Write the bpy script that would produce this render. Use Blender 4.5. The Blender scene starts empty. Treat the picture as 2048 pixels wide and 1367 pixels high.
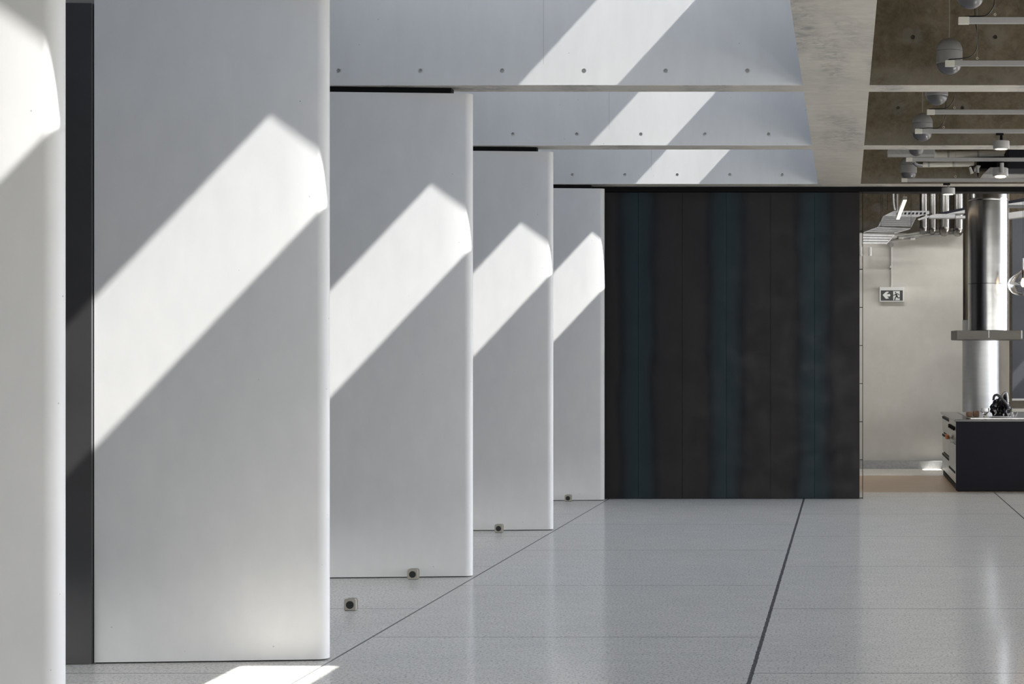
import bpy, bmesh, math, random
from mathutils import Vector, Matrix, noise
random.seed(7)
S = bpy.context.scene
C = S.collection
PI = math.pi

# ------------------------------------------------------------------ camera, sky, sun, exposure
F = 3413.33           # focal length in pixels of the 2048 px wide frame (60 mm on 36 mm)
VX, VY, EYE = 1690.0, 722.0, 1.6
cam_d = bpy.data.cameras.new('camera'); cam = bpy.data.objects.new('camera', cam_d); C.objects.link(cam)
cam.location = (0, 0, EYE); cam.rotation_euler = (PI/2, 0, 0)
cam_d.lens = 60; cam_d.sensor_width = 36; cam_d.sensor_fit = 'HORIZONTAL'
cam_d.shift_x = -(VX-1024)/2048; cam_d.shift_y = (VY-683.5)/2048
cam_d.clip_end = 300
S.camera = cam
def P(px, py, Y):      # point at depth Y that the photograph shows at px, py
    return Vector(((px-VX)*Y/F, Y, EYE-(py-VY)*Y/F))

HAZE, SIDE, ZENITH = (3.3, 3.25, 3.15, 1), (8.8, 9.2, 10.2, 1), (.245, .36, .58, 1)
w = bpy.data.worlds.new('world'); S.world = w; w.use_nodes = True
nt = w.node_tree; nt.nodes.clear()
wo = nt.nodes.new('ShaderNodeOutputWorld'); bg = nt.nodes.new('ShaderNodeBackground')
tc = nt.nodes.new('ShaderNodeTexCoord'); sep = nt.nodes.new('ShaderNodeSeparateXYZ'); rp = nt.nodes.new('ShaderNodeValToRGB')
ry = nt.nodes.new('ShaderNodeValToRGB'); mx = nt.nodes.new('ShaderNodeMix'); mx.data_type = 'RGBA'; mp = nt.nodes.new('ShaderNodeMapRange')
nt.links.new(tc.outputs['Generated'], sep.inputs[0])
# bright hazy band low in the sky behind the camera, blue sky elsewhere
nt.links.new(sep.outputs['Z'], rp.inputs[0]); nt.links.new(sep.outputs['Z'], ry.inputs[0])
rp.color_ramp.elements[0].position = .15; rp.color_ramp.elements[0].color = HAZE
rp.color_ramp.elements[1].position = .5; rp.color_ramp.elements[1].color = ZENITH
ry.color_ramp.elements[0].position = .2; ry.color_ramp.elements[0].color = SIDE
ry.color_ramp.elements[1].position = .42; ry.color_ramp.elements[1].color = ZENITH
mp.inputs['From Min'].default_value = .2; mp.inputs['From Max'].default_value = -.6
nt.links.new(sep.outputs['Y'], mp.inputs['Value'])
nt.links.new(mp.outputs[0], mx.inputs[0]); nt.links.new(ry.outputs[0], mx.inputs[6]); nt.links.new(rp.outputs[0], mx.inputs[7])
nt.links.new(mx.outputs[2], bg.inputs[0]); bg.inputs[1].default_value = 1.0
nt.links.new(bg.outputs[0], wo.inputs[0])

SLOPE = 1.085
SUN = Vector((-1/SLOPE, .106, -1))
sd = bpy.data.lights.new('sun', 'SUN'); sun = bpy.data.objects.new('sun', sd); C.objects.link(sun)
sun.location = (12, 4, 16)
sun.rotation_euler = SUN.to_track_quat('-Z', 'Y').to_euler()
sd.energy = 17; sd.angle = math.radians(.5); sd.color = (1, .975, .94)

vs = S.view_settings
vs.view_transform = 'Standard'; vs.look = 'None'; vs.exposure = 0.52; vs.gamma = 1; vs.use_curve_mapping = False
S.cycles.max_bounces = 10; S.cycles.diffuse_bounces = 6; S.cycles.glossy_bounces = 5
S.cycles.caustics_reflective = False; S.cycles.caustics_refractive = False
S.cycles.sample_clamp_indirect = 6
S.cycles.use_denoising = True

# added unseen area lights that brighten the kitchen, up behind the lintel
for lx, ly, lp in ((-1.2, 22.6, 24), (.8, 22.8, 26), (3.2, 22.6, 30)):
    ld = bpy.data.lights.new('kitchen_fill_light', 'AREA'); lo = bpy.data.objects.new('kitchen_fill_light', ld); C.objects.link(lo)
    ld.shape = 'RECTANGLE'; ld.size = 1.4; ld.size_y = .12; ld.energy = lp; ld.color = (1, .985, .965); lo.location = (lx, ly, 4.6)
    lo.rotation_euler = (math.radians(28), 0, 0)

# ------------------------------------------------------------------ materials
def lin(r, g=None, b=None):
    if g is None: g = b = r
    f = lambda v: ((v/255+.055)/1.055)**2.4 if v > 10 else v/255/12.92
    return (f(r), f(g), f(b), 1)
class NT:
    def __init__(s, name, rough=.6, metal=0, col=None):
        s.m = bpy.data.materials.new(name); s.m.use_nodes = True
        s.t = s.m.node_tree; s.t.nodes.clear()
        s.o = s.n('ShaderNodeOutputMaterial'); s.b = s.n('ShaderNodeBsdfPrincipled')
        s.l(s.b.outputs[0], s.o.inputs[0])
        s.b.inputs['Roughness'].default_value = rough; s.b.inputs['Metallic'].default_value = metal
        if col: s.b.inputs['Base Color'].default_value = col
    def n(s, t, **k):
        x = s.t.nodes.new(t)
        for a, v in k.items(): setattr(x, a, v)
        return x
    def l(s, a, b): s.t.links.new(a, b)
    def co(s, scale=(1, 1, 1)):
        t = s.n('ShaderNodeTexCoord'); m = s.n('ShaderNodeMapping'); m.inputs['Scale'].default_value = scale
        s.l(t.outputs['Object'], m.inputs[0]); return m.outputs[0]
    def noise(s, scale, detail=4, stretch=(1, 1, 1), rough=.55, dist=0):
        x = s.n('ShaderNodeTexNoise'); x.inputs['Scale'].default_value = scale; x.inputs['Detail'].default_value = detail
        x.inputs['Roughness'].default_value = rough; x.inputs['Distortion'].default_value = dist
        s.l(s.co(stretch), x.inputs['Vector']); return x.outputs['Fac']
    def ramp(s, fac, stops):
        r = s.n('ShaderNodeValToRGB'); e = r.color_ramp.elements
        while len(e) < len(stops): e.new(.5)
        for i, (p, c) in enumerate(stops): e[i].position = p; e[i].color = c
        s.l(fac, r.inputs[0]); return r.outputs[0]
    def mix(s, fac, a, b, bt='MIX'):
        x = s.n('ShaderNodeMix', data_type='RGBA', blend_type=bt)
        for v, i in ((fac, 0), (a, 6), (b, 7)):
            if hasattr(v, 'links'): s.l(v, x.inputs[i])
            else: x.inputs[i].default_value = v
        return x.outputs[2]
    def math(s, op, a, b=None, c=None):
        x = s.n('ShaderNodeMath', operation=op)
        for i, v in enumerate((a, b, c)):
            if v is None: continue
            if hasattr(v, 'links'): s.l(v, x.inputs[i])
            else: x.inputs[i].default_value = v
        return x.outputs[0]
    def xyz(s):
        t = s.n('ShaderNodeTexCoord'); q = s.n('ShaderNodeSeparateXYZ'); s.l(t.outputs['Object'], q.inputs[0]); return q.outputs
    def color(s, c): s.l(c, s.b.inputs['Base Color']); return s
    def roughness(s, c): s.l(c, s.b.inputs['Roughness']); return s
    def bump(s, h, strength=.2, dist=.002):
        b = s.n('ShaderNodeBump'); b.inputs['Strength'].default_value = strength; b.inputs['Distance'].default_value = dist
        s.l(h, b.inputs['Height']); s.l(b.outputs[0], s.b.inputs['Normal']); return s

def plain(name, c, rough=.5, metal=0, var=.08, scale=20, spec=.5):
    a = NT(name, rough, metal); a.b.inputs['Specular IOR Level'].default_value = spec
    d = tuple(v*(1-var) for v in c[:3])+(1,); e = tuple(min(1, v*(1+var)) for v in c[:3])+(1,)
    return a.color(a.ramp(a.noise(scale, 3), [(.3, d), (.7, e)])).m
def emitter(name, c, strength):
    a = NT(name, .5, 0, c); a.b.inputs['Emission Color'].default_value = c; a.b.inputs['Emission Strength'].default_value = strength
    return a.m

def concrete(name, lo, hi, stretch, seam_x=None, rough=.62, dark=None):
    a = NT(name, rough)
    c = a.ramp(a.noise(1.1, 5, stretch), [(.3, lo), (.7, hi)])
    c = a.mix(.35, c, a.ramp(a.noise(9, 4, stretch), [(.25, lo), (.75, hi)]))
    # air holes
    v = a.n('ShaderNodeTexVoronoi'); v.inputs['Scale'].default_value = 7; a.l(a.co(), v.inputs['Vector'])
    v.inputs['Randomness'].default_value = 1
    pit = a.math('LESS_THAN', v.outputs['Distance'], .028)
    c = a.mix(a.math('MULTIPLY', pit, .55), c, tuple(x*.35 for x in lo[:3])+(1,))
    if seam_x is not None:
        q = a.xyz()
        d = a.math('ABSOLUTE', a.math('SUBTRACT', q[0], seam_x))
        s_ = a.math('MULTIPLY', a.math('MULTIPLY', a.math('LESS_THAN', d, .003), a.math('GREATER_THAN', q[2], 3.785)), .3)
        c = a.mix(s_, c, tuple(x*.3 for x in lo[:3])+(1,))
    if dark:
        c = a.mix(a.ramp(a.noise(3.3, 8, (.5, 4, 4), .7, 1.2), [(.46, (0, 0, 0, 1)), (.68, (1, 1, 1, 1))]), c, dark)
    a.color(c); a.bump(a.noise(60, 5), .06, .002)
    return a.m
M = {}
M['pale'] = concrete('pale_concrete', lin(194, 194, 192), lin(209, 209, 207), (1.2, 1.2, .35), -2.22)
M['fin'] = concrete('skim_plaster', lin(193, 194, 194), lin(206, 206, 205), (1, 1, .5))
def soffit():
    a = NT('trowelled_concrete', .6)
    c = a.ramp(a.noise(1.3, 6, (1.4, .7, 1), .65, .4), [(.3, lin(178, 175, 168)), (.7, lin(204, 200, 192))])
    c = a.mix(.35, c, a.ramp(a.noise(7, 5, (.8, 1.6, 1), .7, .5), [(.3, lin(160, 158, 154)), (.7, lin(212, 208, 200))]))
    bl = a.ramp(a.noise(1.0, 3, (2.6, .42, 1), .5), [(.48, (0, 0, 0, 1)), (.6, (1, 1, 1, 1))])
    st = a.ramp(a.noise(6, 8, (1, 1.1, 1), .75, 1.5), [(.42, (0, 0, 0, 1)), (.62, (1, 1, 1, 1))])
    c = a.mix(a.math('MULTIPLY', a.math('MULTIPLY', bl, st), .75), c, lin(124, 124, 126))
    a.color(c); a.bump(a.noise(30, 6), .1, .003); return a.m
M['soffit'] = soffit()
def brown():
    a = NT('raw_brown_concrete', .8)
    c = a.ramp(a.noise(1.6, 8, (1, 1, 1), .68, .6), [(.3, lin(66, 56, 38)), (.5, lin(98, 87, 68)), (.72, lin(124, 116, 102))])
    c = a.mix(.4, c, a.ramp(a.noise(14, 6, (1, 1, 1), .7), [(.3, lin(60, 52, 38)), (.7, lin(124, 116, 100))]))
    q = a.xyz()   # paler grout patches round the tie holes, 0.6 m apart
    dx = a.math('SUBTRACT', a.math('FRACT', a.math('ADD', a.math('DIVIDE', a.math('SUBTRACT', q[0], .498), .606), .5)), .5)
    dx = a.math('MULTIPLY', dx, .606); dz = a.math('SUBTRACT', q[2], 3.985)
    d = a.math('SQRT', a.math('ADD', a.math('MULTIPLY', dx, dx), a.math('MULTIPLY', dz, dz)))
    d = a.math('ADD', d, a.math('MULTIPLY', a.math('SUBTRACT', a.noise(12, 4), .5), .11))
    ring = a.ramp(d, [(.055, (1, 1, 1, 1)), (.085, (0, 0, 0, 1))])
    c = a.mix(a.math('MULTIPLY', ring, .45), c, lin(118, 114, 108))
    lo_ = a.math('ADD', q[2], a.math('MULTIPLY', a.math('SUBTRACT', a.noise(3, 5), .5), .25))   # greyer along the foot
    c = a.mix(a.math('MULTIPLY', a.ramp(a.math('SUBTRACT', lo_, 3.0), [(.70, (1, 1, 1, 1)), (.80, (0, 0, 0, 1))]), .5), c, lin(112, 108, 102))
    c = a.mix(a.math('MULTIPLY', a.ramp(a.noise(4, 8, (1, 1, 1), .8, 1), [(.5, (0, 0, 0, 1)), (.7, (1, 1, 1, 1))]), .6), c, lin(52, 42, 26))
    a.color(c); a.bump(a.noise(40, 6), .2, .003); return a.m
M['brown'] = brown()

def floor_mat():
    a = NT('honed_concrete_floor', .2)
    q = a.xyz(); x, y = q[0], q[1]
    c = a.ramp(a.noise(.9, 5, (1, 1, 1), .6), [(.3, lin(221, 217, 208)), (.7, lin(232, 228, 218))])
    c = a.mix(.4, c, a.ramp(a.noise(7, 5, (.6, 1.2, 1), .65), [(.3, lin(208, 207, 200)), (.7, lin(238, 233, 223))]))
    sp = a.noise(45, 7, (1.5, 1, 1), .85)
    c = a.mix(a.math('MULTIPLY', a.ramp(sp, [(.5, (0, 0, 0, 1)), (.6, (1, 1, 1, 1))]), .7), c, lin(108, 109, 107))
    # saw-cut joints: long ones every 2.28 m, cross cuts staggered from strip to strip
    def line(d, wdt): return a.math('LESS_THAN', a.math('ABSOLUTE', d), wdt/2)
    l1 = line(a.math('SUBTRACT', x, -2.746), .013)
    wob = a.math('MULTIPLY', a.math('SUBTRACT', a.noise(14, 3), .5), .012)
    l2 = line(a.math('ADD', a.math('SUBTRACT', x, -.478), wob), .022)
    l3 = line(a.math('SUBTRACT', x, 1.822), .014)
    def cross(y0, lo, hi):
        d = a.math('SUBTRACT', a.math('FRACT', a.math('ADD', a.math('DIVIDE', a.math('SUBTRACT', y, y0), 2.28), .5)), .5)
        k = a.math('LESS_THAN', a.math('ABSOLUTE', d), .011/2.28/2*1.6)
        return a.math('MULTIPLY', k, a.math('MULTIPLY', a.math('GREATER_THAN', x, lo), a.math('LESS_THAN', x, hi)))
    cr = a.math('MAXIMUM', a.math('MAXIMUM', cross(15.6, -20, -2.746), cross(16.75, -2.746, -.478)),
                a.math('MAXIMUM', cross(15.6, -.478, 1.822), cross(16.75, 1.822, 30)))
    ln = a.math('MAXIMUM', a.math('MAXIMUM', l1, l2), l3)
    c = a.mix(a.math('MULTIPLY', cr, .5), c, lin(90, 90, 90))
    c = a.mix(a.math('MULTIPLY', ln, .85), c, lin(58, 60, 64))
    a.color(c)
    a.roughness(a.ramp(a.noise(2.2, 6, (.5, 1.5, 1), .65), [(.3, (.10,)*3+(1,)), (.75, (.19,)*3+(1,))]))
    # honed and sealed: matt body under a thin even sheen
    d = a.n('ShaderNodeBsdfDiffuse'); g = a.n('ShaderNodeBsdfGlossy'); mx = a.n('ShaderNodeMixShader'); mx.inputs[0].default_value = .22
    a.l(a.b.inputs['Base Color'].links[0].from_socket, d.inputs[0]); g.inputs[0].default_value = (1, 1, 1, 1)
    a.l(a.b.inputs['Roughness'].links[0].from_socket, g.inputs['Roughness'])
    a.l(d.outputs[0], mx.inputs[1]); a.l(g.outputs[0], mx.inputs[2]); a.l(mx.outputs[0], a.o.inputs[0])
    return a.m
M['floor'] = floor_mat()

def steel_wall_mat():
    a = NT('blackened_hot_rolled_steel', .42, .0)
    q = a.xyz()
    wob = a.math('MULTIPLY', a.math('SUBTRACT', a.noise(1.3, 4, (3, 3, 1.2)), .5), .17)
    u = a.math('FRACT', a.math('DIVIDE', a.math('ADD', a.math('SUBTRACT', q[0], -2.401), wob), 1.026))   # teal heat band at the even seams
    c = a.ramp(u, [(0, lin(26, 46, 52)), (.10, lin(22, 38, 44)), (.17, lin(5, 9, 18)), (.25, lin(32, 31, 33)), (.5, lin(38, 34, 33)),
                   (.73, lin(34, 31, 32)), (.80, lin(5, 9, 18)), (.87, lin(22, 38, 44)), (1, lin(28, 48, 54))])
    c = a.mix(.25, c, a.ramp(a.noise(2.5, 6, (1, 1, .4), .65), [(.3, lin(10, 11, 15)), (.7, lin(36, 35, 37))]))
    a.color(c); a.b.inputs['Specular IOR Level'].default_value = .2
    a.roughness(a.ramp(a.noise(5, 5), [(.3, (.36,)*3+(1,)), (.7, (.55,)*3+(1,))]))
    a.bump(a.noise(3, 3), .05, .01)
    return a.m
M['steel_wall'] = steel_wall_mat()
M['black'] = plain('black_steel', lin(10, 10, 12), .6, spec=.12)
M['dark_panel'] = plain('dark_coated_panel', lin(52, 52, 53), .5, 0, .12, 3)
M['plaster'] = concrete('kitchen_render', lin(186, 184, 177), lin(203, 201, 195), (1, 1, 1), None, .75)
M['alu'] = plain('grey_powder_coat', lin(152, 152, 153), .45, 0, .03)
M['cap'] = plain('light_grey_plastic', lin(196, 195, 188), .5, 0, .02)
M['pend'] = plain('grey_satin_lacquer', lin(122, 122, 124), .45, 0, .03)
M['pend_low'] = plain('grey_gloss_lacquer', lin(80, 80, 84), .3, .1, .03)
M['cable'] = plain('black_rubber', lin(26, 26, 28), .5)
M['wire'] = plain('grey_cord', lin(120, 120, 118), .5)
M['glow'] = emitter('warm_lamp_glow', (1, .78, .5, 1), 3)
M['tube'] = emitter('warm_tube_glow', (1, .74, .45, 1), 3.2)
M['bulb'] = emitter('warm_filament', (1, .62, .35, 1), 25)
def steel(name, base=(.62, .62, .61, 1), rough=.16, aniso=.6, wav=.0):
    a = NT(name, rough, 1)
    a.color(a.ramp(a.noise(3, 4, (1, 1, 6)), [(.3, tuple(v*.88 for v in base[:3])+(1,)), (.7, base)]))
    if wav: a.bump(a.noise(2.2, 2, (1, 1, .6)), .4, wav)
    return a.m
M['steel'] = steel('polished_duct_steel', (.42, .42, .415, 1), .24, wav=.02)
M['steel_dim'] = steel('dark_duct_steel', (.24, .235, .225, 1), .26, wav=.02)  # duct steel with a darker base colour
M['brushed'] = steel('brushed_steel', (.66, .66, .65, 1), .32)
M['brushed_light'] = steel('brushed_pale_steel', (.46, .47, .48, 1), .5)
M['dark_reflection'] = steel('dark_reflection_steel', (.10, .095, .088, 1), .42)  # dark room reflection put into the base colour of the tray steel
M['galv'] = plain('galvanised_steel', lin(150, 151, 152), .45, .3, .12, 30)
M['white'] = plain('white_plastic', lin(205, 206, 204), .4, 0, .02)
M['sign_dark'] = plain('dark_sign_film', lin(58, 60, 60), .5, 0, .02)
M['sign_white'] = plain('white_sign_film', lin(214, 218, 214), .5, 0, .02)
M['charcoal'] = plain('charcoal_front', lin(20, 21, 29), .6, 0, .1, 5, .15)
M['counter'] = plain('dark_stone_top', lin(60, 61, 64), .12, 0, .15, 40)
M['taupe'] = plain('taupe_stopper_body', lin(150, 146, 136), .45, 0, .05)
M['rubber'] = plain('black_rubber_pad', lin(8, 8, 8), .7, 0, .02)
M['blind'] = plain('dark_roller_blind', lin(66, 70, 78), .7, 0, .04)
M['column'] = plain('warm_grey_pier', lin(150, 142, 130), .6, 0, .06, 3)
M['bag'] = plain('black_plastic_film', lin(18, 18, 20), .12, 0, .1)
M['strap'] = plain('grey_strap', lin(60, 58, 58), .6)
M['brownblock'] = plain('brown_crust', lin(150, 120, 98), .7, 0, .4, 30)
M['copper'] = plain('orange_cloth', lin(190, 120, 70), .8)
def wood():
    a = NT('oak_boards', .28)
    c = a.ramp(a.noise(3, 6, (.6, 6, 1), .6), [(.3, lin(176, 146, 116)), (.7, lin(206, 180, 150))])
    q = a.xyz(); fr = a.math('FRACT', a.math('DIVIDE', q[1], .14))
    c = a.mix(a.math('MULTIPLY', a.math('LESS_THAN', fr, .03), .5), c, lin(80, 60, 44))
    return a.color(c).m
M['wood'] = wood()
def glass():
    a = NT('clear_glass', .02, 0, (1, 1, 1, 1)); a.b.inputs['Transmission Weight'].default_value = 1; a.b.inputs['IOR'].default_value = 1.45
    return a.m
M['glass'] = glass()
M['ground'] = plain('paving', lin(150, 150, 146), .8, 0, .1, 1)

# ------------------------------------------------------------------ mesh helpers
def B(): return bmesh.new()
def box(b, x0, x1, y0, y1, z0, z1, bev=0):
    vs_ = bmesh.ops.create_cube(b, size=1)['verts']
    for v in vs_:
        v.co = Vector(((x0+x1)/2+v.co.x*(x1-x0), (y0+y1)/2+v.co.y*(y1-y0), (z0+z1)/2+v.co.z*(z1-z0)))
    if bev:
        es = list({e for v in vs_ for e in v.link_edges})
        bmesh.ops.bevel(b, geom=es, offset=bev, segments=2, affect='EDGES', profile=.5)
    return b
def lathe(b, prof, cx=0, cy=0, n=40, mat=None):
    rings = []
    for r, z in prof:
        if r < 1e-6: rings.append([b.verts.new((cx, cy, z))])
        else: rings.append([b.verts.new((cx+r*math.cos(2*PI*i/n), cy+r*math.sin(2*PI*i/n), z)) for i in range(n)])
    for a_, c_ in zip(rings, rings[1:]):
        for i in range(n):
            j = (i+1) % n
            if len(a_) == 1 and len(c_) == 1: break
            if len(a_) == 1: b.faces.new((a_[0], c_[i], c_[j]))
            elif len(c_) == 1: b.faces.new((a_[i], a_[j], c_[0]))
            else: b.faces.new((a_[i], a_[j], c_[j], c_[i]))
    if len(rings[0]) > 1: b.faces.new(rings[0])
    if len(rings[-1]) > 1: b.faces.new(rings[-1])
    return b
def smooth_path(pts, n=6):
    pts = [Vector(p) for p in pts]
    if len(pts) < 3: return pts
    out = []
    for i in range(len(pts)-1):
        p0 = pts[max(i-1, 0)]; p1 = pts[i]; p2 = pts[i+1]; p3 = pts[min(i+2, len(pts)-1)]
        for k in range(n):
            t = k/n
            out.append(.5*((2*p1)+(-p0+p2)*t+(2*p0-5*p1+4*p2-p3)*t*t+(-p0+3*p1-3*p2+p3)*t**3))
    out.append(pts[-1]); return out
def tube(b, pts, r, n=10, smooth=True, cap=True):
    pts = smooth_path(pts) if smooth else [Vector(p) for p in pts]
    rings = []; up = Vector((.013, .021, 1)).normalized()
    for i, p in enumerate(pts):
        t = (pts[min(i+1, len(pts)-1)]-pts[max(i-1, 0)]).normalized()
        if abs(t.dot(up)) > .97: up = Vector((1, .03, .02)).normalized()
        u = t.cross(up).normalized(); v = t.cross(u).normalized()
        if i and rings:
            u = (lu-t*lu.dot(t)).normalized(); v = t.cross(u)
        lu = u
        rr = r[i] if isinstance(r, (list, tuple)) else r
        rings.append([b.verts.new(p+u*math.cos(2*PI*k/n)*rr+v*math.sin(2*PI*k/n)*rr) for k in range(n)])
    for a_, c_ in zip(rings, rings[1:]):
        for k in range(n): b.faces.new((a_[k], a_[(k+1) % n], c_[(k+1) % n], c_[k]))
    if cap: b.faces.new(rings[0]); b.faces.new(rings[-1])
    return b
def prism(b, poly, axis, d0, d1):   # poly of 2D points, extruded along an axis
    def mk(p, d):
        if axis == 'y': return (p[0], d, p[1])
        if axis == 'z': return (p[0], p[1], d)
        return (d, p[0], p[1])
    a_ = [b.verts.new(mk(p, d0)) for p in poly]; c_ = [b.verts.new(mk(p, d1)) for p in poly]
    b.faces.new(a_); b.faces.new(c_[::-1]); n = len(poly)
    for i in range(n): b.faces.new((a_[i], a_[(i+1) % n], c_[(i+1) % n], c_[i]))
    return b
def obj(name, b, mat, parent=None, smooth=False, bevel=0):
    bmesh.ops.recalc_face_normals(b, faces=b.faces)
    me = bpy.data.meshes.new(name); b.to_mesh(me); b.free()
    if parent is not None:
        # mesh data were written in world coordinates: bring them to the parent's frame
        me.transform(parent_world(parent).inverted())
    o = bpy.data.objects.new(name, me); C.objects.link(o)
    me.materials.append(M[mat] if isinstance(mat, str) else mat)
    if parent is not None: o.parent = parent
    if smooth:
        for p in me.polygons: p.use_smooth = True
        try:
            me.set_sharp_from_angle(angle=math.radians(smooth if smooth is not True else 40))
        except Exception: pass
    if bevel:
        m = o.modifiers.new('bevel', 'BEVEL'); m.width = bevel; m.segments = 2; m.limit_method = 'ANGLE'
    return o
def parent_world(p):
    m = Matrix.LocRotScale(p.location, p.rotation_euler, p.scale)
    return parent_world(p.parent) @ m if p.parent else m
def tag(o, label, cat, group=None):
    o['label'] = label; o['category'] = cat
    if group: o['group'] = group
    return o
def thing(name, label, cat, loc=(0, 0, 0), group=None):
    o = bpy.data.objects.new(name, None); C.objects.link(o); o.location = loc; o.empty_display_size = .1
    return tag(o, label, cat, group)
def struct(name, b, mat, parent=None, **k):
    o = obj(name, b, mat, parent, **k)
    if parent is None: o['kind'] = 'structure'
    return o
def boolean(o, cutter_bm):
    bmesh.ops.recalc_face_normals(cutter_bm, faces=cutter_bm.faces)
    me = bpy.data.meshes.new('cut'); cutter_bm.to_mesh(me); cutter_bm.free()
    c = bpy.data.objects.new('cut', me); C.objects.link(c)
    m = o.modifiers.new('b', 'BOOLEAN'); m.object = c; m.operation = 'DIFFERENCE'; m.solver = 'EXACT'
    dg = bpy.context.evaluated_depsgraph_get(); dg.update()
    new = bpy.data.meshes.new_from_object(o.evaluated_get(dg))
    o.modifiers.clear(); o.data = new
    bpy.data.objects.remove(c)

# ------------------------------------------------------------------ setting
ZB = 3.632      # underside of the beams
FIN_Y = [6.06, 9.178, 12.715, 16.22, 19.68]
BEAM_Y = [y-.151 for y in FIN_Y[:4]]+[19.56]
XN = -2.773
XL0, XL1 = -.31, .18     # long beam running away from the camera
ZTOP = 5.117

struct('floor', box(B(), -4.6, 14, -8, 20.85, -.2, 0), 'floor')
struct('ground', box(B(), -60, 60, -60, 80, -.6, -.45), 'ground')
f2 = struct('floor', box(B(), -4.6, 9, 20.86, 23.9, -.2, 0), 'wood')
struct('floor', box(B(), -4.6, 9, 23.905, 26.4, -.2, 0), 'floor')

def beam(y, i):
    for nm, x0, x1, mat in (('pale', -4.6, XL0, 'pale'), ('raw', XL1, 9, 'brown')):
        o = struct('ceiling_beam', box(B(), x0, x1, y, y+.29, ZB, ZTOP-.05), mat)
        if 1 < i < 5:
            cb = B()
            xs = [-.719-.602*k for k in range(6)] if nm == 'pale' else [.498+.606*k for k in range(5)]
            z = 3.737 if nm == 'pale' else 3.985
            for x in xs:
                pr = []
                for k in range(20): pr.append((x+.0165*math.cos(2*PI*k/20), z+.0165*math.sin(2*PI*k/20)))
                prism(cb, pr, 'y', y-.02, y+.028)
            boolean(o, cb)
        # underside strip, board-marked
        s_ = obj('soffit', box(B(), x0, x1, y+.001, y+.289, ZB-.004, ZB+.004), 'soffit', o)
for i, y in enumerate(BEAM_Y): beam(y, i)
struct('ceiling_beam', box(B(), XL0, XL1, -6, 19.85, ZB-.004, ZTOP), 'soffit')
# roofs out of view, edges and gaps shaped to let sun patches in
for x0, x1, y0, y1 in ((XL1, 1.06, -8, 20), (1.06, 2.036, -8, 7.75), (1.06, 2.036, 8.46, 20), (2.036, 7.5, -8, 20),
                       (XL1, 5.5, 20, 27), (5.5, 6.12, 20, 24.45), (5.5, 6.12, 25.25, 27), (6.12, 7.5, 20, 27)):
    struct('roof_slab', box(B(), x0, x1, y0, y1, 4.7, ZTOP), 'brown')
struct('roof_slab', box(B(), -4.6, XL1, 19.9, 27, 4.7, ZTOP), 'brown')
struct('roof_slab', box(B(), -4.6, XL0, -8, 5.6, 4.7, ZTOP), 'pale')
struct('sun_blocker', box(B(), -.19, -.11, -8, 27, 6.12, 10.5), 'black')  # added out of view: blocks sun so it falls as a band
# left wall behind the panels
struct('wall_left', box(B(), -4.75, -4.6, -8, 27, .45, ZTOP), 'dark_panel')
for k in range(9):      # added unseen low openings that brighten the floor, dark posts between
    struct('added_opening_post', box(B(), -4.75, -4.6, -6+k*4-.06, -6+k*4+.06, 0, .45), 'black')
# unseen right side, openings sized for the daylight: posts and the wall above
struct('wall_right', box(B(), 9.0, 9.25, -8, 20.0, 2.9, ZTOP), 'pale')
for k in range(9):
    struct('added_opening_post', box(B(), 9.0, 9.08, -6+k*4, -5.92+k*4, 0, 2.9), 'black')

# dark steel wall at the back
YS = 19.86
xs0, xs1 = P(1213.5, 0, YS).x, P(1719.5, 0, YS).x
zs = P(0, 384, YS).z
ws = struct('wall_back', box(B(), xs0-1.6, xs1-.002, YS+.012, YS+.25, 0, zs), 'black')
seams = [xs0-1.6, xs0-.65]+[P(p, 0, YS).x for p in (1276.5, 1364.7, 1453, 1541, 1629.3)]+[xs1]
seams = [xs0-.9]+seams[2:]
for a0, a1 in zip(seams, seams[1:]):
    obj('steel_sheet', box(B(), a0+.002, a1-.002, YS, YS+.0115, .006, zs-.004), 'steel_wall', ws)
struct('trim_1', box(B(), xs0-1.6, 9, YS-.03, YS+.22, zs+.002, ZB-.006), 'black')
# thin upright standing off the end of the steel wall
fr = thing('steel_upright', 'thin black steel upright standing off the end of the dark steel wall', 'frame', (P(1725.3, 0, YS).x, YS, 0))
xu = P(1725.3, 0, YS).x
obj('post', box(B(), xu-.0035, xu+.0035, YS, YS+.04, 0, zs), 'black', fr)
for k in range(8):
    yy = 996-k*76.2
    z = P(0, yy, YS).z+.004
    obj('spacer', box(B(), xs1-.001, xu-.0035, YS+.005, YS+.03, z-.004, z+.004), 'black', fr)

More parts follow.
